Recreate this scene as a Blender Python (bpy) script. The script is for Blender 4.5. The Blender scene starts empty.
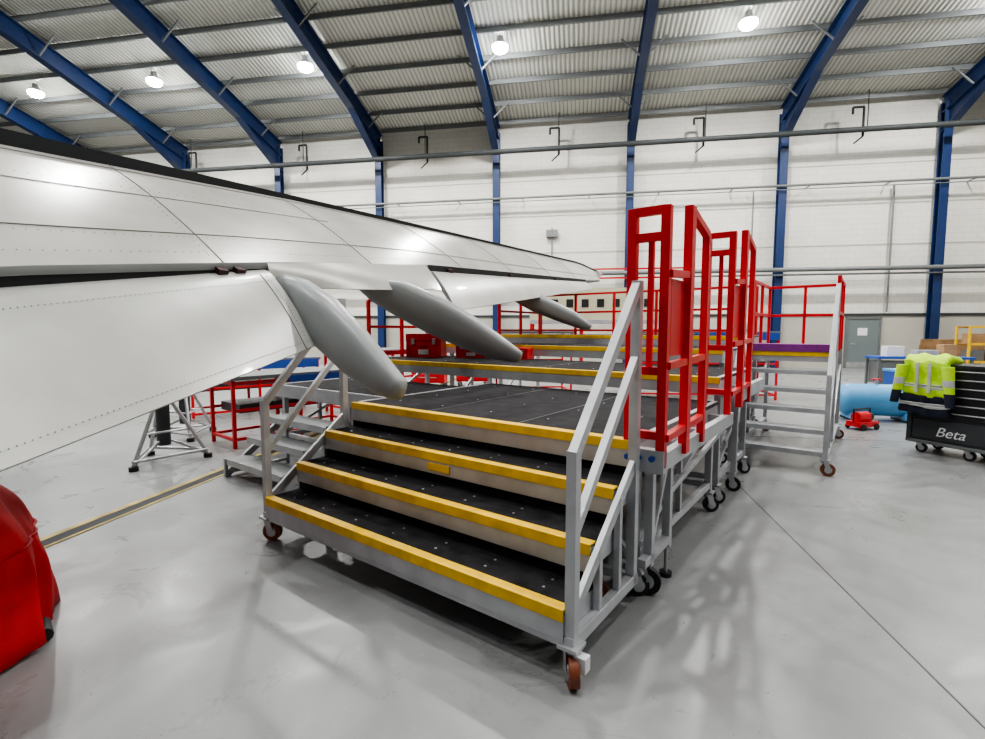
import bpy, math, random
import numpy as np
from mathutils import Matrix, Vector
random.seed(4)
S=bpy.context.scene
S.view_settings.look='AgX - Medium High Contrast'

# ---------------------------------------------------------------- materials
def mat(name,col,rough=.5,metal=0,var=0.0,vscale=3.0,bump=0.0,bscale=40,emis=None,estr=0,coat=0,spec=.5):
    m=bpy.data.materials.new(name); m.use_nodes=True
    nt=m.node_tree; b=nt.nodes['Principled BSDF']
    b.inputs['Base Color'].default_value=(*col,1); b.inputs['Roughness'].default_value=rough
    b.inputs['Metallic'].default_value=metal; b.inputs['Specular IOR Level'].default_value=spec
    b.inputs['Coat Weight'].default_value=coat
    tc=nt.nodes.new('ShaderNodeTexCoord')
    if var>0:
        n=nt.nodes.new('ShaderNodeTexNoise'); n.inputs['Scale'].default_value=vscale; n.inputs['Detail'].default_value=6
        r=nt.nodes.new('ShaderNodeValToRGB')
        r.color_ramp.elements[0].position=.3; r.color_ramp.elements[1].position=.7
        r.color_ramp.elements[0].color=(*[max(0,c*(1-var)) for c in col],1)
        r.color_ramp.elements[1].color=(*[min(1,c*(1+var)) for c in col],1)
        nt.links.new(tc.outputs['Object'],n.inputs['Vector']); nt.links.new(n.outputs['Fac'],r.inputs['Fac'])
        nt.links.new(r.outputs['Color'],b.inputs['Base Color'])
    if bump>0:
        n2=nt.nodes.new('ShaderNodeTexNoise'); n2.inputs['Scale'].default_value=bscale
        bp=nt.nodes.new('ShaderNodeBump'); bp.inputs['Strength'].default_value=bump; bp.inputs['Distance'].default_value=.02
        nt.links.new(tc.outputs['Object'],n2.inputs['Vector']); nt.links.new(n2.outputs['Fac'],bp.inputs['Height'])
        nt.links.new(bp.outputs['Normal'],b.inputs['Normal'])
    if emis:
        b.inputs['Emission Color'].default_value=(*emis,1); b.inputs['Emission Strength'].default_value=estr
    return m

ALU=mat('aluminium',(.55,.56,.57),.38,.75,.12,6)
ALUP=mat('aluminium_painted',(.52,.53,.55),.40,.4,.14,5)
YEL=mat('yellow_nosing',(.88,.53,.004),.5,0,.15,9)
DECK=mat('grip_deck',(.016,.015,.017),.8,0,.6,9,.35,160,spec=.2)
RED=mat('red_paint',(.70,.014,.022),.36,0,.1,4)
REDC=mat('red_vinyl',(.52,.004,.010),.58,0,.2,3,.6,7,spec=.3)
BLK=mat('black_rubber',(.012,.012,.013),.55)
BRN=mat('caster_tread',(.23,.06,.025),.5)
BLUE=mat('blue_steel',(.009,.028,.10),.42,0,.12,2)
BLUEP=mat('blue_panel',(.02,.08,.38),.5)
SKY=mat('sky_blue_paint',(.10,.36,.66),.4,0,.08,3)
PUR=mat('purple_mat',(.24,.03,.24),.7,0,.2,10)
GALV=mat('galvanised',(.19,.20,.20),.5,.4,.1,3)
PIPE=mat('pipe_grey',(.045,.05,.05),.6,0,.1,3,spec=.3)
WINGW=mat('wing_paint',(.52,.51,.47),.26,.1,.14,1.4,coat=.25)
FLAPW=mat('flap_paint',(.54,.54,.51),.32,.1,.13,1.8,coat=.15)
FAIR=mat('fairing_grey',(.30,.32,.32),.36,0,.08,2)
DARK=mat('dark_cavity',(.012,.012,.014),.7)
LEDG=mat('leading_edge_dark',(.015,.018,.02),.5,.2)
SEAM=mat('panel_seam',(.20,.20,.18),.6)
REDTIP=mat('red_tip',(.35,.03,.03),.4)
BRACK=mat('flap_bracket',(.045,.014,.012),.6)
CABG=mat('cabinet_grey',(.05,.055,.06),.4,.1,.1,5)
CABB=mat('cabinet_black',(.015,.015,.017),.35)
WHT=mat('white_label',(.8,.8,.8),.5)
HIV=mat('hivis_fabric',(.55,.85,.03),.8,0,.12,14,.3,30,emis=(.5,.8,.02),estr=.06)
NAVY=mat('navy_fabric',(.012,.016,.035),.85,0,.2,10,.3,30)
REFL=mat('reflective_tape',(.62,.64,.62),.3,.2)
DOORG=mat('door_grey',(.16,.19,.19),.5)
WOOD=mat('plywood',(.40,.24,.12),.6,0,.25,4)
CREAM=mat('cream_panel',(.62,.60,.42),.5,0,.08,2)
LAMP=mat('lamp_emitter',(1,1,1),.5,emis=(.97,.99,1.0),estr=300)
HOUS=mat('lamp_housing',(.5,.5,.5),.4,.5)

# ---------------------------------------------------------------- mesh builder
class MB:
    def __init__(s): s.v=[];s.f=[];s.m=[];s.mats=[];s.sm=[]
    def mi(s,m):
        if m not in s.mats: s.mats.append(m)
        return s.mats.index(m)
    def add(s,vs,fs,m,smooth=False):
        o=len(s.v); s.v+= [tuple(v) for v in vs]
        k=s.mi(m)
        for f in fs: s.f.append([i+o for i in f]); s.m.append(k); s.sm.append(smooth)
    def box(s,x0,x1,y0,y1,z0,z1,m):
        vs=[(x,y,z) for x in(x0,x1) for y in(y0,y1) for z in(z0,z1)]
        s.add(vs,[(0,1,3,2),(4,6,7,5),(0,4,5,1),(2,3,7,6),(0,2,6,4),(1,5,7,3)],m)
    def beam(s,p,q,w,h,m,up=(0,0,1)):
        p=Vector(p);q=Vector(q);d=(q-p).normalized();u=Vector(up)
        if abs(d.dot(u))>.98:u=Vector((0,1,0))
        r=d.cross(u).normalized();u=r.cross(d).normalized()
        vs=[]
        for e in(p,q):
            for a,b in((-1,-1),(1,-1),(1,1),(-1,1)): vs.append(e+r*a*w/2+u*b*h/2)
        s.add(vs,[(3,2,1,0),(4,5,6,7),(0,1,5,4),(1,2,6,5),(2,3,7,6),(3,0,4,7)],m)
    def cyl(s,p,q,r,m,n=14,r2=None):
        p=Vector(p);q=Vector(q);d=(q-p).normalized();u=Vector((0,0,1)) if abs(d.z)<.9 else Vector((1,0,0))
        a=d.cross(u).normalized();b=d.cross(a).normalized(); r2=r if r2 is None else r2
        vs=[]
        for e,rr in((p,r),(q,r2)):
            for i in range(n):
                t=2*math.pi*i/n; vs.append(e+a*math.cos(t)*rr+b*math.sin(t)*rr)
        s.add(vs,[(i,(i+1)%n,n+(i+1)%n,n+i) for i in range(n)],m,True)
        s.add(vs[:n],[tuple(range(n))[::-1]],m); s.add(vs[n:],[tuple(range(n))],m)
    def path(s,pts,r,m,n=10):
        for i in range(len(pts)-1): s.cyl(pts[i],pts[i+1],r,m,n)
    def loft(s,rings,m,closed=True,smooth=True,caps=True):
        n=len(rings[0]); vs=[v for r in rings for v in r]; fs=[]
        for i in range(len(rings)-1):
            for j in range(n if closed else n-1):
                k=(j+1)%n; fs.append((i*n+j,i*n+k,(i+1)*n+k,(i+1)*n+j))
        s.add(vs,fs,m,smooth)
        if caps and closed:
            s.add(rings[0],[tuple(range(n))[::-1]],m); s.add(rings[-1],[tuple(range(n))],m)
    def build(s,name,M=None,bevel=0):
        me=bpy.data.meshes.new(name); me.from_pydata(s.v,[],s.f)
        for m in s.mats: me.materials.append(m)
        for p,k,sm in zip(me.polygons,s.m,s.sm): p.material_index=k; p.use_smooth=sm
        me.update()
        o=bpy.data.objects.new(name,me); S.collection.objects.link(o)
        if M is not None:o.matrix_world=M
        if bevel:
            b=o.modifiers.new('bevel','BEVEL'); b.width=bevel; b.segments=2; b.limit_method='ANGLE'; b.angle_limit=math.radians(50)
        return o
    
def caster(mb,x,y,r=.065,top=.19,tread=BLK,ang=0.3):
    c,s_=math.cos(ang),math.sin(ang)
    ox,oy=x+.03*c,y+.03*s_
    ax=Vector((-s_,c,0))
    P=Vector((ox,oy,r))
    mb.cyl(P-ax*.022,P+ax*.022,r,tread,20)
    mb.cyl(P-ax*.026,P+ax*.026,r*.55,ALU,14)
    for k in(-1,1):
        mb.beam(P+ax*.034*k,Vector((x,y,top-.02))+ax*.034*k,.05,.006,ALU,up=tuple(ax))
    mb.box(x-.05,x+.05,y-.05,y+.05,top-.025,top-.005,ALU)
    mb.cyl((x,y,top-.05),(x,y,top-.02),.032,ALU)

# frames --------------------------------------------------------------
NX,NY=.1724,.985; DW=22.96
MBd=Matrix.Translation((DW*NX,DW*NY,0))@Matrix.Rotation(-math.atan2(NX,NY),4,'Z')    # building: wall at y=0
MS=Matrix.Translation((.32,2.15,0))@Matrix.Rotation(-math.atan2(.6,.8),4,'Z')  # stands

# ---------------------------------------------------------------- floor
def floor_mat():
    m=bpy.data.materials.new('painted_concrete'); m.use_nodes=True; nt=m.node_tree; b=nt.nodes['Principled BSDF']
    L=nt.links.new
    tc=nt.nodes.new('ShaderNodeTexCoord')
    def noise(sc,de,ro,dist=0):
        n=nt.nodes.new('ShaderNodeTexNoise'); n.inputs['Scale'].default_value=sc; n.inputs['Detail'].default_value=de; n.inputs['Roughness'].default_value=ro; n.inputs['Distortion'].default_value=dist
        L(tc.outputs['Object'],n.inputs['Vector']); return n
    def ramp(n,p0,p1,c0,c1):
        r=nt.nodes.new('ShaderNodeValToRGB'); r.color_ramp.elements[0].position=p0; r.color_ramp.elements[1].position=p1
        r.color_ramp.elements[0].color=(*c0,1); r.color_ramp.elements[1].color=(*c1,1); L(n.outputs['Fac'],r.inputs['Fac']); return r
    def mix(f,a,bc):
        x=nt.nodes.new('ShaderNodeMixRGB'); L(f,x.inputs['Fac']); L(a,x.inputs['Color1']); x.inputs['Color2'].default_value=(*bc,1); return x
    n=noise(.45,10,.68,.4); base=ramp(n,.32,.70,(.20,.205,.205),(.30,.305,.305))
    light=ramp(noise(8,9,.78),.58,.72,(0,0,0),(.35,.35,.35))
    m1=mix(light.outputs['Color'],base.outputs['Color'],(.44,.45,.44))
    dark=ramp(noise(3.1,12,.8,1.2),.58,.76,(0,0,0),(.6,.6,.6))
    m2=mix(dark.outputs['Color'],m1.outputs['Color'],(.10,.10,.10))
    speck=ramp(noise(38,3,.6),.71,.75,(0,0,0),(.85,.85,.85))
    m3=mix(speck.outputs['Color'],m2.outputs['Color'],(.08,.08,.075))
    # scuff streaks: stretched noise
    mp=nt.nodes.new('ShaderNodeMapping'); mp.inputs['Scale'].default_value=(.35,7,1); mp.inputs['Rotation'].default_value=(0,0,.6)
    L(tc.outputs['Object'],mp.inputs['Vector']); ns=nt.nodes.new('ShaderNodeTexNoise'); ns.inputs['Scale'].default_value=1.6; ns.inputs['Detail'].default_value=8; ns.inputs['Roughness'].default_value=.7; ns.inputs['Distortion'].default_value=.5
    L(mp.outputs['Vector'],ns.inputs['Vector']); st_=ramp(ns,.62,.72,(0,0,0),(.4,.4,.4))
    m4=mix(st_.outputs['Color'],m3.outputs['Color'],(.12,.12,.12))
    L(m4.outputs['Color'],b.inputs['Base Color'])
    n4=noise(1.7,9,.7,.8)
    mr=nt.nodes.new('ShaderNodeMapRange'); mr.inputs['From Min'].default_value=.3; mr.inputs['From Max'].default_value=.7; mr.inputs['To Min'].default_value=.22; mr.inputs['To Max'].default_value=.46
    L(n4.outputs['Fac'],mr.inputs['Value']); L(mr.outputs['Result'],b.inputs['Roughness'])
    bp=nt.nodes.new('ShaderNodeBump'); bp.inputs['Strength'].default_value=.08; bp.inputs['Distance'].default_value=.01
    L(n4.outputs['Fac'],bp.inputs['Height']); L(bp.outputs['Normal'],b.inputs['Normal'])
    return m
FL=floor_mat(); JOINT=mat('floor_joint',(.09,.09,.09),.7); JY=mat('worn_yellow_line',(.42,.32,.08),.6,0,.5,6)
f=MB(); f.box(-45,28,-36,0.5,-.1,0,FL)
for x in(-15.9,-9.9,1.625,7.3,13.1): f.box(x-.004,x+.004,-30,-.1,0,.002,JOINT)
for y in(-15,-9,-3.4): f.box(-40,24,y-.003,y+.003,0,.0015,JOINT)
f.box(-3.99,-3.87,-30,-6,0,.004,DARK); f.box(-4.05,-3.99,-30,-6,0,.006,JY); f.box(-3.87,-3.84,-30,-6,0,.006,JY)
f.build('floor',MBd)

# ---------------------------------------------------------------- back wall
def wall_mat():
    m=bpy.data.materials.new('painted_blockwork'); m.use_nodes=True; nt=m.node_tree; b=nt.nodes['Principled BSDF']
    tc=nt.nodes.new('ShaderNodeTexCoord'); sp=nt.nodes.new('ShaderNodeSeparateXYZ'); cb=nt.nodes.new('ShaderNodeCombineXYZ')
    ad=nt.nodes.new('ShaderNodeMath'); ad.operation='ADD'
    nt.links.new(tc.outputs['Object'],sp.inputs[0]); nt.links.new(sp.outputs['X'],ad.inputs[0]); nt.links.new(sp.outputs['Y'],ad.inputs[1])
    nt.links.new(ad.outputs[0],cb.inputs['X']); nt.links.new(sp.outputs['Z'],cb.inputs['Y'])
    br=nt.nodes.new('ShaderNodeTexBrick'); br.inputs['Scale'].default_value=1
    br.inputs['Brick Width'].default_value=.45; br.inputs['Row Height'].default_value=.225; br.inputs['Mortar Size'].default_value=.010
    br.inputs['Color1'].default_value=(.80,.775,.70,1); br.inputs['Color2'].default_value=(.76,.74,.67,1); br.inputs['Mortar'].default_value=(.66,.64,.58,1)
    nt.links.new(cb.outputs[0],br.inputs['Vector'])
    n=nt.nodes.new('ShaderNodeTexNoise'); n.inputs['Scale'].default_value=.6; n.inputs['Detail'].default_value=5
    nt.links.new(tc.outputs['Object'],n.inputs['Vector'])
    mr=nt.nodes.new('ShaderNodeMapRange'); mr.inputs['To Min'].default_value=.80; mr.inputs['To Max'].default_value=1.08
    nt.links.new(n.outputs['Fac'],mr.inputs['Value'])
    mx=nt.nodes.new('ShaderNodeMixRGB'); mx.blend_type='MULTIPLY'; mx.inputs['Fac'].default_value=1
    nt.links.new(br.outputs['Color'],mx.inputs['Color1']); nt.links.new(mr.outputs['Result'],mx.inputs['Color2'])
    nt.links.new(mx.outputs['Color'],b.inputs['Base Color']); b.inputs['Roughness'].default_value=.7
    return m
WALL=wall_mat(); DADO=mat('dado_paint',(.46,.44,.38),.65,0,.06,1)
cols=[-40.5,-35.3,-30,-24.8,-19.5,-14.4,-9.3,-3.77,2.01,8.0,13.75,19.5]
w=MB(); w.box(-42,24,0,.4,0,10.9,WALL); w.box(-42,24,-.06,0,0,2.15,DADO); w.box(-42,24,-.11,0,2.15,2.25,PIPE)
for z in(8.2,5.0): w.box(-42,24,-.015,0,z,z+.05,DADO)
w.build('wall_back',MBd)
wl=MB(); wl.box(-42.4,-42,-36,.4,0,17,WALL); wl.build('wall_left',MBd)
wr=MB(); wr.box(24,24.4,-36,.4,0,17,WALL); wr.build('wall_right',MBd)

SL=.215
def rz(u): return 10.75+SL*u
def roof_mat():
    m=bpy.data.materials.new('roof_sheet'); m.use_nodes=True; nt=m.node_tree; b=nt.nodes['Principled BSDF']
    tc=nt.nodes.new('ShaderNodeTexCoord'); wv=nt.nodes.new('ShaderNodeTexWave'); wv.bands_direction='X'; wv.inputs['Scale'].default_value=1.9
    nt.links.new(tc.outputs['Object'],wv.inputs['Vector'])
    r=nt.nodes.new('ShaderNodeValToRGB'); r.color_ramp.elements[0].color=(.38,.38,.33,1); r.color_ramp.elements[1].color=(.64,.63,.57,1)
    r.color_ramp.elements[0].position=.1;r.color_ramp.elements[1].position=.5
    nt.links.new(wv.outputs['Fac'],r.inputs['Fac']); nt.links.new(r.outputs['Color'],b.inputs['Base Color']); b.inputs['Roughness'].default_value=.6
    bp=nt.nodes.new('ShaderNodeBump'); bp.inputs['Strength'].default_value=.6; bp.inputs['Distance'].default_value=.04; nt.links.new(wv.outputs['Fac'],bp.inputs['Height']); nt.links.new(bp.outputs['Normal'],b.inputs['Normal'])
    return m
RF=roof_mat()
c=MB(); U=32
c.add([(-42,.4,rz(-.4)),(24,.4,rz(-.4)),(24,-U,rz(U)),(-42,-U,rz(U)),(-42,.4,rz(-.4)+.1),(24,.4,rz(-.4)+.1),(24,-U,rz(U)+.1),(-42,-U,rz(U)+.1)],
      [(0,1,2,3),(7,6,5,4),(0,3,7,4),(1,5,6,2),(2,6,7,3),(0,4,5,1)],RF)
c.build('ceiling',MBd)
pu=MB()
u=.35
while u<U:
    pu.box(-42,24,-u-.03,-u+.03,rz(u)-.22,rz(u)-.04,GALV); u+=1.25
pu.build('roof_purlins',MBd)
fr=MB()
for x in cols:
    fr.box(x-.15,x+.15,-.22,-.19,0,10.3,BLUE); fr.box(x-.15,x+.15,-.5,-.47,0,10.3,BLUE); fr.box(x-.02,x+.02,-.48,-.2,0,10.3,BLUE)
    t=.24
    fr.beam((x,-.2,rz(.2)-t-.02),(x,-U,rz(U)-t-.02),.30,.035,BLUE)
    fr.beam((x,-.2,rz(.2)-t-.33),(x,-U,rz(U)-t-.33),.035,.62,BLUE)
    fr.beam((x,-.2,rz(.2)-t-.64),(x,-U,rz(U)-t-.64),.30,.035,BLUE)
    z1=rz(.2)-t-.6; z2=rz(3.2)-t-.64
    vs=[(x-.02,-.2,z1),(x-.02,-.2,z1-.8),(x-.02,-3.2,z2),(x+.02,-.2,z1),(x+.02,-.2,z1-.8),(x+.02,-3.2,z2)]
    fr.add(vs,[(0,1,2),(5,4,3),(0,3,4,1),(1,4,5,2)],BLUE)
    fr.beam((x,-.2,z1-.8),(x,-3.2,z2),.30,.035,BLUE)
    for u in(1.7,4.4,7.1,9.8):
        for k in(-1,1): fr.beam((x,-u,rz(u)-t-.6),(x+k*.75,-u,rz(u)-.15),.05,.05,GALV)
fr.build('portal_frame',MBd)
pp=MB()
pp.cyl((-41.9,-1.2,9.16),(23.9,-1.2,9.16),.105,PIPE,12)
for x in np.arange(-40,18,5.8):
    xx=x+4.2
    pp.path([(xx,-1.2,10.6),(xx,-1.2,9.16)],.02,PIPE,6)
    pp.path([(xx,-.9,9.0),(xx,-.9,10.1),(xx-.38,-.9,10.1),(xx-.38,-.9,9.85)],.045,BLK,8)
    pp.path([(xx,-.9,9.0),(xx-.3,-.9,8.75)],.03,BLK,8)
pp.build('sprinkler_pipe',MBd)
pp=MB()
pp.cyl((-41.9,-.62,7.35),(23.9,-.62,7.35),.05,GALV,10); pp.cyl((-41.9,-.62,7.2),(23.9,-.62,7.2),.02,GALV,8)
for x in np.arange(-40.3,23,2.9): pp.beam((x,-.62,7.35),(x,-.02,7.35),.04,.04,GALV)
pp.build('compressed_air_pipe',MBd)
pp=MB()
pp.cyl((-41.9,-.7,4.0),(23.9,-.7,4.0),.09,GALV,12); pp.cyl((-41.9,-.65,3.8),(23.9,-.65,3.8),.04,GALV,8)
for x in np.arange(-40.3,23,5.8): pp.beam((x+2,-.7,4.0),(x+2,-.02,4.0),.06,.06,GALV)
pp.cyl((12.2,-.15,2.3),(12.2,-.15,7.3),.04,GALV,8); pp.cyl((7.0,-.15,4),(7.0,-.15,7.3),.03,GALV,8); pp.cyl((-1.3,-.15,4.9),(-1.3,-.15,6.1),.03,GALV,8)
pp.box(-1.55,-1.05,-.25,-.02,5.7,6.0,GALV)
pp.build('heating_pipe',MBd)
d=MB(); X=10.75
d.box(X,X+.07,-.16,-.07,0,2.08,GALV); d.box(X+1.23,X+1.3,-.16,-.07,0,2.08,GALV); d.box(X,X+1.3,-.16,-.07,2.02,2.1,GALV)
d.box(X+.07,X+1.23,-.13,-.07,0.01,2.02,DOORG); d.box(X+.45,X+.8,-.14,-.13,1.35,1.65,WHT); d.cyl((X+.2,-.19,1.0),(X+.35,-.19,1.0),.015,ALU); d.box(X+.07,X+1.23,-.14,-.13,.02,.25,ALU)
d.build('door_1',MBd)

# ---------------------------------------------------------------- lamps
def lamp(x,u,LE):
    z=rz(u)-.5
    mb=MB(); n=20
    prof=[(.05,.32),(.10,.30),(.12,.12),(.24,.0),(.29,-.04),(.27,-.04)]
    rings=[[(math.cos(2*math.pi*k/n)*r,math.sin(2*math.pi*k/n)*r,h) for k in range(n)] for r,h in prof]
    mb.loft(rings,HOUS,caps=False)
    mb.loft([[(math.cos(2*math.pi*k/n)*r,math.sin(2*math.pi*k/n)*r,h) for k in range(n)] for r,h in((.27,-.02),(.26,-.12),(.19,-.19),(.02,-.22))],LAMP)
    mb.cyl((0,0,.3),(0,0,.45),.015,GALV,6)
    M=MBd@Matrix.Translation((x,-u,z))
    lo=mb.build('high_bay_lamp',M)
    l=bpy.data.lights.new('bay_light','AREA'); l.shape='DISK'; l.size=.45; l.energy=LE; l.color=(1,.98,.94)
    o=bpy.data.objects.new('bay_light',l); S.collection.objects.link(o)
    o.parent=lo; o.matrix_local=Matrix.Translation((0,0,-.24))
for u,LE in((5.1,560),(13,430),(21.5,370)):
    for x in(12.9,5.13,-2.86,-10.16,-16.6,-22.2):
        if u>6 and x<-20: continue
        lamp(x,u,LE)

# ---------------------------------------------------------------- stairs 1
def nosing(mb,x0,x1,y,z,yd=.055,yh=.055,sh=.09):
    mb.box(x0,x1,y-.004,y+yd,z-.006,z+.004,YEL); mb.box(x0,x1,y-.008,y,z-yh,z+.004,YEL)
    mb.box(x0,x1,y-.004,y+.03,z-yh-sh,z-yh,ALUP)
def studs(mb,x0,x1,y0,y1,z,nx,ny):
    for i in range(nx):
        for j in range(ny):
            x=x0+(i+.5)*(x1-x0)/nx; y=y0+(j+.5)*(y1-y0)/ny
            mb.cyl((x,y,z),(x,y,z+.003),.008,ALU,8)
W1=-2.53
st=MB()
hs=[.34,.55,.76]; ys=[0,.265,.53]
for h,y in zip(hs,ys):
    nosing(st,W1,0,y,h)
    st.box(W1,0,y+.05,y+.30,h-.03,h,DECK); studs(st,W1,0,y+.08,y+.26,h,7,2)
    st.box(W1,0,y+.28,y+.30,h-.0,h+.07,DECK)
    st.box(W1,W1+.03,y,y+.30,h-.13,h-.02,ALUP); st.box(-.03,0,y,y+.30,h-.13,h-.02,ALUP)
for x in(W1-.025,.025):
    st.beam((x,.03,.17),(x,.03,1.07),.05,.05,ALUP)
    st.beam((x,.74,.17),(x,.74,1.86),.05,.05,ALUP)
    st.beam((x,.03,1.05),(x,.74,1.84),.045,.05,ALUP)
    st.beam((x,.03,.68),(x,.74,1.45),.04,.04,ALUP)
    st.beam((x,.0,.19),(x,.78,.19),.05,.06,ALUP)
    st.beam((x,.30,.2),(x,.30,.52),.035,.035,ALUP)
    st.beam((x,.54,.2),(x,.54,.72),.035,.035,ALUP)
    st.beam((x,.03,.30),(x,.74,.86),.03,.06,ALUP)
    caster(st,x,.03,.07,.19,BRN,-.9 if x>0 else .5)
caster(st,W1-.025,.74,.07,.19,BRN,.4); caster(st,-.20,.70,.07,.19,BRN,.4)
st.beam((W1,.02,.19),(0,.02,.19),.04,.05,ALUP); st.beam((W1,.76,.19),(0,.76,.19),.04,.05,ALUP)
st.box(.05,.11,.0,.05,.08,.15,WHT)
st.box(-1.35,-1.15,.519,.524,.64,.69,YEL)
st.build('mobile_access_stairs',MS,.003)

# ---------------------------------------------------------------- platforms
def platform(x0,x1,y0,y1,z,nose=True,zc=.19):
    mb=MB()
    if nose: nosing(mb,x0,x1,y0,z,.07,.05,.10)
    else: mb.box(x0,x1,y0,y0+.03,z-.15,z+.004,ALUP)
    mb.box(x0,x1,y0+.06,y1,z-.03,z,DECK)
    mb.box(x0,x0+.04,y0+.03,y1,z-.15,z+.004,ALUP); mb.box(x1-.04,x1,y0+.03,y1,z-.15,z+.004,ALUP); mb.box(x0,x1,y1-.04,y1,z-.15,z-.03,ALUP)
    studs(mb,x0,x1,y0+.1,y1,z,int((x1-x0)/.5),int((y1-y0)/.45))
    n=max(1,int((x1-x0)/1.2)); 
    for k in range(1,n+1): mb.box(x0+k*(x1-x0)/(n+1)-.003,x0+k*(x1-x0)/(n+1)+.003,y0+.07,y1,z,z+.002,GALV)
    for x in(x0+.03,x1-.03):
        for y in(y0+.12,y1-.12):
            mb.beam((x,y,zc),(x,y,z-.14),.055,.055,ALUP)
            caster(mb,x,y,.065,zc,BLK,.7)
        mb.beam((x,y0+.12,.24),(x,y1-.12,.24),.045,.05,ALUP)
        mb.beam((x,y0+.12,.28),(x,y1-.12,z-.18),.03,.035,ALUP)
        mb.beam((x,(y0+y1)/2,.24),(x,(y0+y1)/2,z-.14),.04,.04,ALUP)
    for y in(y0+.12,y1-.12): mb.beam((x0,y,.24),(x1,y,.24),.04,.05,ALUP)
    return mb
mb=platform(W1,0,.80,2.78,.965)
for (x,z) in((-.03,.88),(.035,.885),(.11,.885)):
    mb.cyl((x,.79,z),(x,.775,z),.017,BLUEP,14)
mb.box(.0,.17,.80,.86,.80,.93,ALUP)
for y in(.95,1.28): mb.beam((.05,y,.2),(.05,y,.9),.05,.05,ALUP)
mb.beam((.14,.83,.86),(.14,2.6,.86),.05,.10,ALUP); mb.beam((.05,.83,.25),(.05,1.28,.25),.05,.05,ALUP)
mb.beam((.05,.95,.27),(.05,1.28,.85),.03,.03,ALUP)
for y in(1.0,1.8,2.5): mb.beam((0,y,.86),(.14,y,.86),.05,.06,ALUP)
mb.beam((.02,1.28,.5),(.14,2.5,.83),.03,.03,ALUP)
mb.cyl((.05,1.28,.0),(.05,1.28,.03),.04,BLK,12); mb.cyl((.05,1.28,.03),(.05,1.28,.2),.012,ALU,8)
mb.beam((-.25,.84,.55),(.05,.84,.18),.03,.03,ALUP)
caster(mb,.0,.98,.085,.22,BLK,.2)
mb.build('access_platform',MS,.003)
mb=platform(-4.9,0,2.80,4.25,1.17)
for y in(3.4,): mb.beam((.03,y,.2),(.03,y,1.05),.05,.05,ALUP)
mb.beam((.14,2.82,1.02),(.14,4.1,1.02),.05,.12,ALUP)
for y in(2.9,3.5,4.0): mb.beam((0,y,1.02),(.14,y,1.02),.05,.06,ALUP)
caster(mb,.0,3.4,.07,.2,BLK,.2)
mb.build('access_platform',MS,.003)
platform(-4.6,-.3,4.3,5.6,1.36).build('access_platform',MS,.003)
platform(-4.6,-.4,5.7,7.3,1.5).build('access_platform',MS,.003)
platform(-5.0,-2.62,1.5,2.75,.90,False).build('access_platform',MS,.003)

def gate(y0,zb,h):
    mb=MB(); t=.05; zt=zb+h
    for x in(-.04,.145): mb.beam((x,y0,zb-.12),(x,y0,zt),t,t,RED)
    for z in(zt-.02,zt-.16,zb+.42,zb+.06): mb.beam((-.04,y0,z),(.145,y0,z),.045,.045,RED)
    mb.beam((.055,y0+.03,zb+.42),(.055,y0+.03,zt-.16),.03,.03,RED)
    X=.165
    mb.beam((X,y0+.36,zb-.1),(X,y0+.36,zt+.06),.05,.075,RED)
    mb.beam((X,y0+.74,zb-.1),(X,y0+.74,zt-.04),.045,.05,RED)
    mb.beam((X,y0+.36,zt+.04),(X,y0+.74,zt-.05),.045,.045,RED)
    for z in(zb+.05,zb+.45): mb.beam((X,y0,z),(X,y0+.74,z+.02),.04,.04,RED)
    mb.beam((X,y0,zb+.95),(X,y0+.36,zb+.97),.04,.04,RED)
    mb.box(X-.03,X-.01,y0+.08,y0+.34,zb+.5,zb+.93,RED); mb.box(X-.034,X-.03,y0+.17,y0+.26,zb+.66,zb+.78,WHT)
    mb.build('red_safety_gate',MS,.004)
gate(.83,.95,1.31)
gate(2.45,1.03,1.34)

# ---------------------------------------------------------------- stairs 2
s2=MB(); x0,x1=-.2,.7; Y0=4.57
for k in range(5):
    z=.25+.21*k; y=Y0+.19*k
    s2.box(x0,x1,y,y+.24,z-.04,z,ALUP); s2.box(x0,x1,y-.004,y+.01,z-.05,z+.004,ALUP)
zp=1.31; yp=Y0+.95
s2.box(x0,x1,yp,yp+1.5,zp-.12,zp-.02,ALUP); s2.box(x0,x1,yp,yp+1.5,zp-.02,zp,PUR)
s2.box(x0,x1,yp-.01,yp+.05,zp-.05,zp+.005,YEL); s2.box(x0,x1,yp-.02,yp+.3,zp+.005,zp+.10,PUR)
for x in(x0-.02,x1+.02):
    s2.beam((x,Y0,.17),(x,Y0,1.1),.05,.05,ALUP); s2.beam((x,yp,.17),(x,yp,2.15),.05,.05,ALUP)
    s2.beam((x,Y0,1.09),(x,yp,2.14),.045,.05,ALUP); s2.beam((x,Y0,.72),(x,yp,1.75),.04,.04,ALUP)
    s2.beam((x,Y0+.02,.19),(x,yp,zp-.08),.03,.11,ALUP)
    s2.beam((x,Y0,.19),(x,yp+1.5,.19),.05,.05,ALUP); s2.beam((x,yp+1.47,.17),(x,yp+1.47,zp),.05,.05,ALUP)
    s2.beam((x,Y0+.5,.2),(x,Y0+.5,.8),.035,.035,ALUP); s2.beam((x,yp,.25),(x,yp+1.47,1.1),.03,.03,ALUP)
    for y in(Y0,yp+1.4): caster(s2,x,y,.07,.19,BRN,.3)
    for y in(yp+.1,yp+.75,yp+1.45): s2.beam((x,y,zp),(x,y,zp+.95),.04,.04,RED)
    for z in(.5,.93): s2.beam((x,yp+.1,zp+z),(x,yp+1.45,zp+z),.04,.04,RED)
for z in(.5,.93): s2.beam((x0,yp+1.45,zp+z),(x1,yp+1.45,zp+z),.04,.04,RED)
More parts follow.
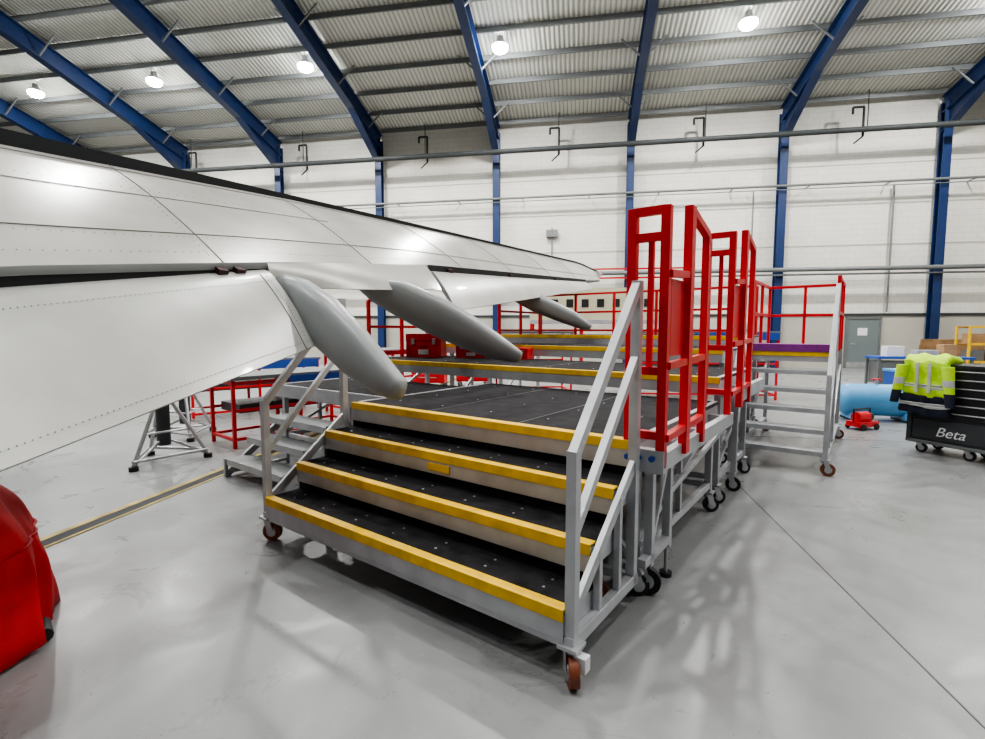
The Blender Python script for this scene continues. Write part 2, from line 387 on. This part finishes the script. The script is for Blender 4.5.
s2.beam(((x0+x1)/2,yp+1.45,zp),((x0+x1)/2,yp+1.45,zp+.95),.04,.04,RED)
s2.build('mobile_step_unit',MS,.003)

# ---------------------------------------------------------------- wing
sx=Vector((.45,.893,0)); cx=Vector((.893,-.45,0)); P0=Vector((-1.31,3.7,0))
def Wp(t,c,z): p=P0+sx*t+cx*c; return (p.x,p.y,z)
I=lambda t,xs,ys: float(np.interp(t,xs,ys))
Tt=[-6,-1,1.33,4.03,8.55,9.4]
cT=lambda t:I(t,Tt,[-2.5,-2.0,-1.7,-1.3,-.62,-.45])
zT=lambda t:I(t,Tt,[2.95,3.04,3.076,3.10,3.13,3.02])
hb=lambda t:I(t,Tt,[.15,.115,.05,.04,.03,.02])
Ft=[-6,-1.57,0,2.2,8.35,9.4]
cF=lambda t:I(t,Ft,[-.55,-.5,-.508,-.45,-.3,-.36])
zF=lambda t:I(t,Ft,[1.16,1.915,2.12,2.345,2.70,2.80])
def up(t,v,off=0):
    c0,c1=cF(t),cT(t); z0,z1=zF(t),zT(t)-hb(t)
    return Wp(t,c0+(c1-c0)*v, z0+(z1-z0)*(v+.22*v*(1-v))+off)
wg=MB()
ts=[-6+15.4*k/44 for k in range(45)]
N=14
wg.loft([[up(t,j/N) for j in range(N+1)] for t in ts],WINGW,closed=False)
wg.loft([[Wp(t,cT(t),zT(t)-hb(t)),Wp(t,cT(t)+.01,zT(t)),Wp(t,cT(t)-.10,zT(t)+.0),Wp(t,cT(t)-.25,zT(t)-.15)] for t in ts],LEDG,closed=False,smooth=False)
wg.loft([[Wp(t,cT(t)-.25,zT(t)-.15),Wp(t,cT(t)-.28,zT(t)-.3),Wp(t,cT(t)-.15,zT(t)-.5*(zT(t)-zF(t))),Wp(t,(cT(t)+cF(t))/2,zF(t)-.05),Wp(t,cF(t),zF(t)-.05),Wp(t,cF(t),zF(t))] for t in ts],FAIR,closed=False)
for t in(-6,9.4):
    ring=[up(t,j/N) for j in range(N+1)]+[Wp(t,cT(t)+.01,zT(t)),Wp(t,cT(t)-.25,zT(t)-.15),Wp(t,cT(t)-.28,zT(t)-.3),Wp(t,cF(t),zF(t)-.05)]
    wg.add(ring,[tuple(range(len(ring)))],WINGW)
def seam(pts,m=SEAM,w=.009):
    for i in range(len(pts)-1): wg.beam(pts[i],pts[i+1],w,.004,m)
for t in(-2.2,-.35,1.2,2.9,4.4,6,7.4): seam([up(t,v/14,.004) for v in range(15)])
for v in(3/14,13/14): seam([up(t,v,.004) for t in ts],w=.007)
seam([up(t,8/14,.004) for t in ts if t<1.5],w=.005)
def rivets(fn,a,b,n,r=.0035):
    for k in range(n):
        q=Vector(fn(a+(b-a)*k/(n-1))); wg.cyl(q,q+Vector((.35,-.15,.5)).normalized()*.003,r,SEAM,6)
rivets(lambda t:up(t,3/14-.03,.003),-3,8,200)
rivets(lambda t:up(t,1/14,.003),-3,8,200)
rivets(lambda t:up(t,9/14,.003),-3,5,120)
for t in(-2.26,-.41,1.14,1.26,2.84): rivets(lambda v:up(t,v,.003),.05,.95,26)
tip=[]
for k in range(6):
    a=k/5; t=9.4+.8*a; q=1-a*.93
    c0=cF(9.4)+(-.35-cF(9.4))*a*0.3; c1=cT(9.4)-.2
    cm=(c0+c1)/2; hc=(c0-c1)/2*q; zz=2.92+.10*a
    tip.append([Wp(t,cm+hc*math.cos(th),zz+.14*q*math.sin(th)) for th in [2*math.pi*j/12 for j in range(12)]])
wg.loft(tip[:3],WINGW); wg.loft(tip[2:],REDTIP)
def flap(t0,t1,cl,zl,ct,zt,m=FLAPW,n=40,th=.05,bul=.03,le=.06):
    T=[];B=[]
    for k in range(n+1):
        t=t0+(t1-t0)*k/n; a=cl(t);b=zl(t);c_=ct(t);d_=zt(t)
        L=Vector((c_-a,d_-b)); nn=Vector((-L.y,L.x)).normalized()
        top=[];bot=[]
        for j in range(15):
            v=j/14; o=bul*math.sin(math.pi*v) - le*max(0,1-v/.12)**2
            top.append(Wp(t,a+L.x*v+nn.x*o,b+L.y*v+nn.y*o)); o2=-th*(1-v)-.012-(le if v<.05 else 0)
            bot.append(Wp(t,a+L.x*v+nn.x*o2,b+L.y*v+nn.y*o2))
        T.append(top);B.append(bot)
    wg.loft(T,m,closed=False); wg.loft(B,m,closed=False)
    wg.loft([[x[-1],y[-1]] for x,y in zip(T,B)],m,closed=False,smooth=False); wg.loft([[x[0],y[0]] for x,y in zip(T,B)],m,closed=False,smooth=False)
    for e in(0,-1): rg=T[e]+B[e][::-1]; wg.add(rg,[tuple(range(len(rg)))],m)
f1c=lambda t:I(t,[-6,-1.88,0],[.9,.3,0]); f1z=lambda t:I(t,[-6,-1.88,0],[.25,1.06,1.48]); f1l=lambda t:I(t,[-6,-1.57,0],[1.05,1.83,2.085])
flap(-6,0,lambda t:-.5,f1l,f1c,f1z,le=.03)
flap(2.2,7.9,lambda t:I(t,[2.2,7.9],[-.43,-.30]),lambda t:I(t,[2.2,8],[2.29,2.635]),lambda t:I(t,[2,7.84],[-.1,-.12]),lambda t:I(t,[2,7.84],[1.79,2.455]),bul=.02,th=.04,le=.03)
flap(.02,2.1,lambda t:I(t,[0,2.1],[-.51,-.45]),lambda t:zF(t)+.0,lambda t:I(t,[0,.2,1.4,1.9],[-.49,-.47,-.28,-.23]),lambda t:I(t,[0,.2,1.4,1.9],[1.99,1.935,1.994,2.04]),m=WINGW,bul=.01,th=.02,n=10,le=0)
def f1(v,t,off=.033):
    a=-.5;b=f1l(t);c_=f1c(t);d_=f1z(t);L=Vector((c_-a,d_-b));nn=Vector((-L.y,L.x)).normalized();o=.03*math.sin(math.pi*v)+.003
    return Wp(t,a+L.x*v+nn.x*o,b+L.y*v+nn.y*o)
rivets(lambda t:f1(.2,t),-3,-.05,110); rivets(lambda t:f1(.93,t),-3,-.05,110); rivets(lambda v:f1(v,-.06),.1,.95,22)
seam([f1(v/10,-.10) for v in range(1,11)],w=.005)
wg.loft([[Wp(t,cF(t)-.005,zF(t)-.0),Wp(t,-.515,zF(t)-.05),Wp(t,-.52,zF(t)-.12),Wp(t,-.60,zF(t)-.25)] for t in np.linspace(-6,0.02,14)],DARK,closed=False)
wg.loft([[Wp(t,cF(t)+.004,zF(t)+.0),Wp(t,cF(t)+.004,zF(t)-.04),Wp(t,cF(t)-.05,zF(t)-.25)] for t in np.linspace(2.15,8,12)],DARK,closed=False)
for t in(-.38,-.24):
    wg.beam(Wp(t,-.52,zF(t)-.045),Wp(t,-.46,zF(t)-.075),.07,.04,BRACK)
for t in(2.6,4.3,6.2): wg.beam(Wp(t,cF(t)-.02,zF(t)-.04),Wp(t,cF(t)+.03,zF(t)-.06),.12,.04,BRACK)
def fairing(t0,t1,pr):
    R=[]
    for (c_,z,h,wd) in pr:
        a=(c_+.6)/1.34; t=t0+(t1-t0)*a; ring=[]
        for j in range(20):
            th=2*math.pi*j/20; cc,ss=math.cos(th),math.sin(th)
            sc=lambda q:math.copysign(abs(q)**.75,q)
            ring.append(Wp(t+wd*sc(cc),c_+h*.4*sc(ss),z+h*sc(ss)))
        R.append(ring)
    wg.loft(R,FAIR)
fairing(.16,.05,[(-.62,1.98,.06,.06),(-.5,1.93,.11,.09),(-.3,1.84,.15,.12),(0,1.65,.18,.13),(.3,1.44,.165,.12),(.55,1.275,.12,.10),(.70,1.195,.08,.08),(.735,1.18,.065,.065),(.75,1.175,.02,.02)])
fairing(1.25,2.08,[(-.62,2.05,.06,.06),(-.5,2.00,.12,.10),(-.3,1.91,.165,.13),(0,1.74,.185,.14),(.3,1.555,.16,.12),(.55,1.40,.115,.10),(.70,1.325,.07,.07),(.735,1.31,.055,.055),(.75,1.305,.02,.02)])
fairing(4.75,5.3,[(-.5,2.15,.10,.08),(-.2,2.02,.14,.12),(.1,1.88,.13,.12),(.35,1.76,.11,.10),(.52,1.66,.07,.07),(.6,1.63,.04,.04)])
wg.build('aircraft_wing')

# ---------------------------------------------------------------- red cover
rc=MB(); R=[]
nu,nv=120,34; RR=.68
for j in range(nv+1):
    q=j/nv; ph=math.pi/2*(1-q); ring=[]
    for k in range(nu):
        th=2*math.pi*k/nu
        fold=q**1.5*(.05*math.sin(7*th+.8*math.sin(3*th))+.028*math.sin(15*th+4*q)+.012*math.sin(31*th))
        sag=.018*math.sin(16*q+2.5*math.sin(4*th))
        rr=(math.cos(ph)**.68) if j else .01
        z=.95*max(0,math.sin(ph))**.8
        r_=RR*rr*(1+fold+sag)
        ring.append((r_*math.cos(th),r_*math.sin(th),z+.02+.02*q*math.sin(5*th)))
    R.append(ring)
for s_,z in((.95,.01),(.8,.0)): R.append([(RR*s_*math.cos(2*math.pi*k/nu),RR*s_*math.sin(2*math.pi*k/nu),z) for k in range(nu)])
rc.loft(R,REDC)
rc.path([(R[24][k%nu][0]*1.01,R[24][k%nu][1]*1.01,R[24][k%nu][2]) for k in range(0,nu+1)],.007,REDC,6)
rc.cyl((.52,.36,.03),(.66,.22,.05),.035,BLK,10)
rc.build('red_engine_cover',Matrix.Translation((-2.93,2.2,0)))

# ---------------------------------------------------------------- jack stand etc (left background)
def jack(x,y,sc=1,rot=0):
    j=MB(); H=.72
    for k in range(3):
        a=2*math.pi*k/3; ca,sa=math.cos(a),math.sin(a)
        j.cyl((.46*ca,.46*sa,.05),(.10*ca,.10*sa,H),.022,ALU,10); j.cyl((.46*ca,.46*sa,.05),(.08*ca,.08*sa,.25),.016,ALU,8)
        j.cyl((.46*ca,.46*sa,0),(.46*ca,.46*sa,.05),.05,BLK,12)
        b=2*math.pi*(k+1)/3; j.cyl((.46*ca,.46*sa,.1),(.46*math.cos(b),.46*math.sin(b),.1),.018,ALU,8)
        j.cyl((.28*ca,.28*sa,.38),(.28*math.cos(b),.28*math.sin(b),.38),.014,ALU,8)
    j.cyl((0,0,.2),(0,0,H+.02),.075,CABG,16); j.cyl((0,0,H),(0,0,H+.1),.04,ALU,12); j.cyl((0,0,H+.1),(0,0,H+.13),.06,ALU,12)
    j.build('tripod_jack',Matrix.Translation((x,y,0))@Matrix.Rotation(rot,4,'Z')@Matrix.Scale(sc,4))
jack(-4.0,6.0,1.0,.4); jack(-4.6,7.4,1.0,1.2)
def trestle(x,y,rot,L=1.9,Wd=.7,H=.92,blue=True,name='red_work_trestle'):
    j=MB()
    for a in(0,L/2,L):
        for b in(0,Wd): j.beam((a,b,0.0),(a,b,H),.045,.045,RED)
    for b in(0,Wd):
        for z in(.12,H*.55,H-.04): j.beam((0,b,z),(L,b,z),.04,.04,RED)
    for a in(0,L): 
        for z in(.12,H-.04): j.beam((a,0,z),(a,Wd,z),.04,.04,RED)
    j.box(-.05,L+.05,-.05,Wd+.05,H,H+.05,GALV)
    if blue: j.box(L*.4,L,-.06,-.04,H-.14,H+.02,BLUEP); j.box(.1,L-.1,.05,Wd-.05,H*.5,H*.5+.12,CABG)
    j.build(name,Matrix.Translation((x,y,0))@Matrix.Rotation(rot,4,'Z'),.003)
trestle(-3.45,6.6,math.radians(50)); trestle(-5.2,8.6,math.radians(40),2.2,.8,1.0,True); trestle(-2.6,9.2,math.radians(53),2.0,.8,1.15,False)
def lowstep(x,y,rot):
    j=MB()
    for k in range(3): j.box(0,1.1,.24*k,.24*k+.26,.2+.2*k-.03,.2+.2*k,GALV); j.box(0,1.1,.24*k-.004,.24*k,.2+.2*k-.07,.2+.2*k,ALUP)
    for a in(0,1.1):
        j.beam((a,0,.02),(a,.7,.56),.04,.07,ALUP)
        for b,h in((0,.2),(.48,.6),(.72,.6)): j.beam((a,b,0),(a,b,h),.035,.035,ALUP)
        j.beam((a,0,.05),(a,.72,.05),.035,.035,ALUP)
    j.build('aluminium_step_stool',Matrix.Translation((x,y,0))@Matrix.Rotation(rot,4,'Z'),.003)
lowstep(-2.90,5.34,math.radians(-36.87))
def railS(x0,y0,x1,y1,zd,h=.95,n=4):
    j=MB(); p=Vector((x0,y0,zd)); q=Vector((x1,y1,zd))
    for k in range(n+1):
        a=p.lerp(q,k/n); j.beam(a,a+Vector((0,0,h)),.045,.045,RED)
    for z in(h,h*.55,.08): j.beam(p+Vector((0,0,z)),q+Vector((0,0,z)),.04,.04,RED)
    j.build('red_guardrail',MS)
railS(-4.55,7.25,-.45,7.25,1.5,.80,5); railS(-4.55,5.75,-4.55,7.2,1.5,.80,2); railS(-4.85,2.9,-4.85,4.2,1.17,.85,2)
def case(x,y,z,L,Dp,H,rot):
    j=MB(); j.box(0,L,0,Dp,0,H*.68,RED); j.box(-.005,L+.005,-.005,Dp+.005,H*.70,H,RED); j.box(0,L,0.004,Dp-.004,H*.68,H*.70,BLK)
    for a in(.2,.8): j.box(L*a-.025,L*a+.025,-.02,0,H*.55,H*.8,ALU)
    j.path([(L*.4,-.01,H*.45),(L*.4,-.04,H*.45),(L*.6,-.04,H*.45),(L*.6,-.01,H*.45)],.008,BLK,8)
    j.box(L*.35,L*.65,-.006,0,H*.12,H*.32,WHT)
    j.build('red_equipment_case',MS@Matrix.Translation((x,y,z))@Matrix.Rotation(rot,4,'Z'),.006)
case(-4.65,3.45,1.172,.55,.35,.36,.5); case(-3.9,3.75,1.172,.45,.3,.25,.6); case(-3.2,3.95,1.172,.4,.22,.16,.2)
dk=MB()
dk.box(0,5,0,1.2,1.9,2.9,CREAM)
for k in range(10): dk.box(.2+k*.48,.42+k*.48,-.02,0,2.3,2.55,DARK)
dk.box(0,5,-.05,1.2,1.78,1.9,ALUP)
for k in range(4):
    for b in(0,1.15): dk.beam((k*1.62+.05,b,0),(k*1.62+.05,b,1.8),.08,.08,RED)
    dk.beam((k*1.62+.05,0,2.9),(k*1.62+.05,0,3.5),.05,.05,RED)
for z in(3.2,3.48): dk.beam((0,0,z),(5,0,z),.05,.05,RED)
dk.box(0,5,-.06,-.0,1.2,1.3,YEL); dk.box(0,5,0,1.1,1.15,1.25,ALUP)
dk.build('docking_stand',Matrix.Translation((1.2,16.2,0))@Matrix.Rotation(math.radians(-8),4,'Z'))
def tcart(x,y,rot,m,name):
    j=MB(); j.box(0,.9,0,.5,.15,1.0,m)
    for k in range(5): j.box(.03,.87,-.015,0,.2+.155*k,.33+.155*k,m); j.box(.2,.7,-.03,-.015,.29+.155*k,.31+.155*k,ALU)
    for a in(.08,.82):
        for b in(.08,.42): caster(j,a,b,.06,.16)
    j.box(-.02,.92,-.02,.52,1.0,1.04,BLK)
    j.build(name,Matrix.Translation((x,y,0))@Matrix.Rotation(rot,4,'Z'),.004)
tcart(-2.2,13.5,-.1,RED,'red_tool_cart'); tcart(-1.0,13.8,0.1,RED,'red_tool_cart')
trestle(-1.5,11.6,.1,3.4,.9,1.5,False,'red_docking_frame'); trestle(3.4,11.5,-.1,3,1,1.5,True,'red_docking_frame')

# ---------------------------------------------------------------- tool cabinet (right)
fdir=Vector((.3875,-.925,0)).normalized()
MC=Matrix.Translation((5.51,6.54,0))@Matrix.Rotation(math.atan2(fdir.y,fdir.x),4,'Z')
tb=MB()
tb.box(0,1.1,0,.5,.16,1.12,CABG); tb.box(-.02,1.12,-.03,.52,1.12,1.16,BLK)
for k in range(6): 
    z0=.48+.105*k; tb.box(.06,1.04,-.02,0,z0,z0+.092,CABB); tb.box(.08,1.02,-.035,-.02,z0+.072,z0+.086,ALU)
tb.box(.06,1.04,-.015,0,.2,.45,CABG); tb.box(-.015,.04,-.02,.5,.16,1.12,CABG)
tb.box(-.02,1.12,-.02,.52,.13,.17,GALV)
for a in(.1,.6,1.0):
    for b in(.06,.44): caster(tb,a,b,.06,.15,BLK,.2)
cab=tb.build('tool_cabinet',MC,.004)
cu=bpy.data.curves.new('brand_lettering','FONT'); cu.body='Beta'; cu.size=.17; cu.extrude=.002; cu.shear=.3; cu.materials.append(WHT)
to=bpy.data.objects.new('brand_lettering',cu); S.collection.objects.link(to); to.parent=cab
to.matrix_parent_inverse=Matrix.Identity(4); to.matrix_local=Matrix.Translation((.30,-.018,.25))@Matrix.Rotation(math.pi/2,4,'X')
jk=MB()
def drape(x0,x1,z0,z1,m,y=-.07,n=16,amp=.012,nz=8,flare=0):
    R=[]
    for i in range(nz+1):
        v=i/nz; z=z0+(z1-z0)*v; ring=[]
        a0=x0-flare*(1-v); a1=x1+flare*(1-v)
        for k in range(n+1):
            s_=k/n; x=a0+(a1-a0)*s_
            yy=y-.055*math.sin(math.pi*s_)-amp*math.sin(7*s_*math.pi+2*v)-.012*math.sin(3*v*3)
            ring.append((x,yy,z+(.02*math.sin(5*s_+1) if i==0 else 0)))
        for k in range(n,-1,-1): 
            s_=k/n; ring.append((a0+(a1-a0)*s_,-.04,z))
        R.append(ring)
    jk.loft(R,m)
drape(-.04,.42,.76,1.18,HIV,flare=.02); drape(-.07,.44,.52,.76,NAVY,flare=.03)
drape(-.085,.455,.62,.665,REFL,y=-.082); drape(-.06,.435,.86,.905,REFL,y=-.082)
R=[]
for k in range(9):
    a=k/8; R.append([(-.04+.46*s_/10,-.11+.34*a,1.19+.09*math.sin(math.pi*a)+.02*math.sin(s_*1.3+k)) for s_ in range(11)]+[(-.04+.46*s_/10,-.11+.34*a,1.166) for s_ in range(10,-1,-1)])
jk.loft(R,HIV)
for sx0,dx in((-.05,-.08),(.43,.05)):
    R=[]
    for k in range(7):
        a=k/6; cx_=sx0+dx*a; z=1.14-.5*a; r=.07-.02*a
        R.append([(cx_+r*math.cos(t_),-.115+r*.7*math.sin(t_),z) for t_ in [2*math.pi*q/12 for q in range(12)]])
    jk.loft(R[:3],HIV); jk.loft(R[2:4],REFL); jk.loft(R[3:5],HIV); jk.loft(R[4:],NAVY)
for k in(.12,.25): jk.box(k,k+.03,-.16,-.14,.8,1.18,REFL)
jk.build('hi_vis_jacket',MC)
tk=MB(); n=24; prof=[(-.62,.02),(-.60,.14),(-.54,.23),(-.45,.28),(.45,.28),(.54,.23),(.60,.14),(.62,.02)]
tk.loft([[(x,r*math.cos(2*math.pi*k/n),.36+r*math.sin(2*math.pi*k/n)) for k in range(n)] for x,r in prof],SKY)
for x in(-.4,.4): tk.box(x-.04,x+.04,-.22,.22,0,.16,SKY); tk.beam((x,-.25,.02),(x,.25,.02),.08,.04,BLK)
tk.cyl((0,0,.6),(0,0,.72),.03,ALU); tk.cyl((-.06,0,.72),(.06,0,.72),.02,RED)
tk.build('air_receiver_tank',Matrix.Translation((6.75,8.75,0))@Matrix.Rotation(-.25,4,'Z'))
rp=MB(); rp.box(-.2,.2,-.12,.12,.05,.13,RED); rp.cyl((-.15,0,.2),(.08,0,.2),.085,RED,16); rp.cyl((.08,0,.2),(.17,0,.2),.06,BLK,14)
rp.path([(-.2,0,.13),(-.2,0,.33),(.15,0,.33),(.15,0,.13)],.012,BLK,8)
for x in(-.14,.14):
    for y in(-.13,.13): rp.cyl((x,y-.01,.05),(x,y+.01,.05),.05,BLK,14)
rp.build('red_portable_pump',Matrix.Translation((5.95,7.95,0))@Matrix.Rotation(.3,4,'Z'))
wb=MB(); wb.box(0,2.2,0,.7,.82,.88,BLUEP)
for a in(.05,2.15):
    for b in(.05,.65): wb.beam((a,b,0),(a,b,.82),.06,.06,GALV)
wb.box(.1,1.0,.05,.65,.15,.75,GALV); wb.box(.3,.7,.2,.5,.88,1.15,WHT); wb.box(1.0,1.5,.2,.5,.88,1.05,ALUP); wb.box(1.6,1.9,.2,.5,.88,1.2,WOOD)
wb.build('workbench',Matrix.Translation((10.2,13.2,0))@Matrix.Rotation(-.2,4,'Z'),.005)
bx=MB(); bx.box(0,.5,0,.4,0,.75,BLUEP); bx.box(-.02,.52,-.02,.42,.75,.8,SKY); bx.box(.05,.45,-.012,0,.1,.65,SKY)
bx.build('blue_waste_bin',Matrix.Translation((8.0,9.9,0))@Matrix.Rotation(-.2,4,'Z'),.01)
pl=MB()
for k in range(3): pl.beam((.1*k,-.35-.06*k,.62),(1.9+.1*k,-.35-.06*k,.62),1.25,.02,WOOD,up=(0,1,.25))
pl.beam((-.05,-.6,.03),(2.15,-.6,.03),.08,.06,WOOD)
pl.build('plywood_sheets',MBd@Matrix.Translation((12.75,-.9,0)))
rk=MB()
for a in(0,1.2,2.4):
    for b in(0,.6): rk.beam((a,b,0),(a,b,1.7),.06,.06,YEL)
for z in(.5,1.1,1.68):
    for b in(0,.6): rk.beam((0,b,z),(2.4,b,z),.06,.07,YEL)
    rk.box(0,2.4,0,.6,z,z+.03,WOOD)
for k in range(4): rk.box(.1+.55*k,.5+.55*k,.05,.5,1.13,1.45,[WOOD,DARK,GALV,WOOD][k]); rk.box(.1+.55*k,.5+.55*k,.05,.5,.53,.9,[GALV,WOOD,WOOD,DARK][k])
rk.build('storage_rack',MBd@Matrix.Translation((12.9,-3.6,0)))

wd=bpy.data.worlds.new('World'); S.world=wd; wd.use_nodes=True
wd.node_tree.nodes['Background'].inputs[0].default_value=(.82,.88,.95,1); wd.node_tree.nodes['Background'].inputs[1].default_value=.085
cam=bpy.data.cameras.new('Camera'); cam.lens=500/985*36; cam.sensor_width=36; cam.sensor_fit='HORIZONTAL'; cam.clip_end=200
co=bpy.data.objects.new('Camera',cam); S.collection.objects.link(co); co.location=(0,0,1.6); co.rotation_euler=(math.radians(90-4.6),0,0)
S.camera=co
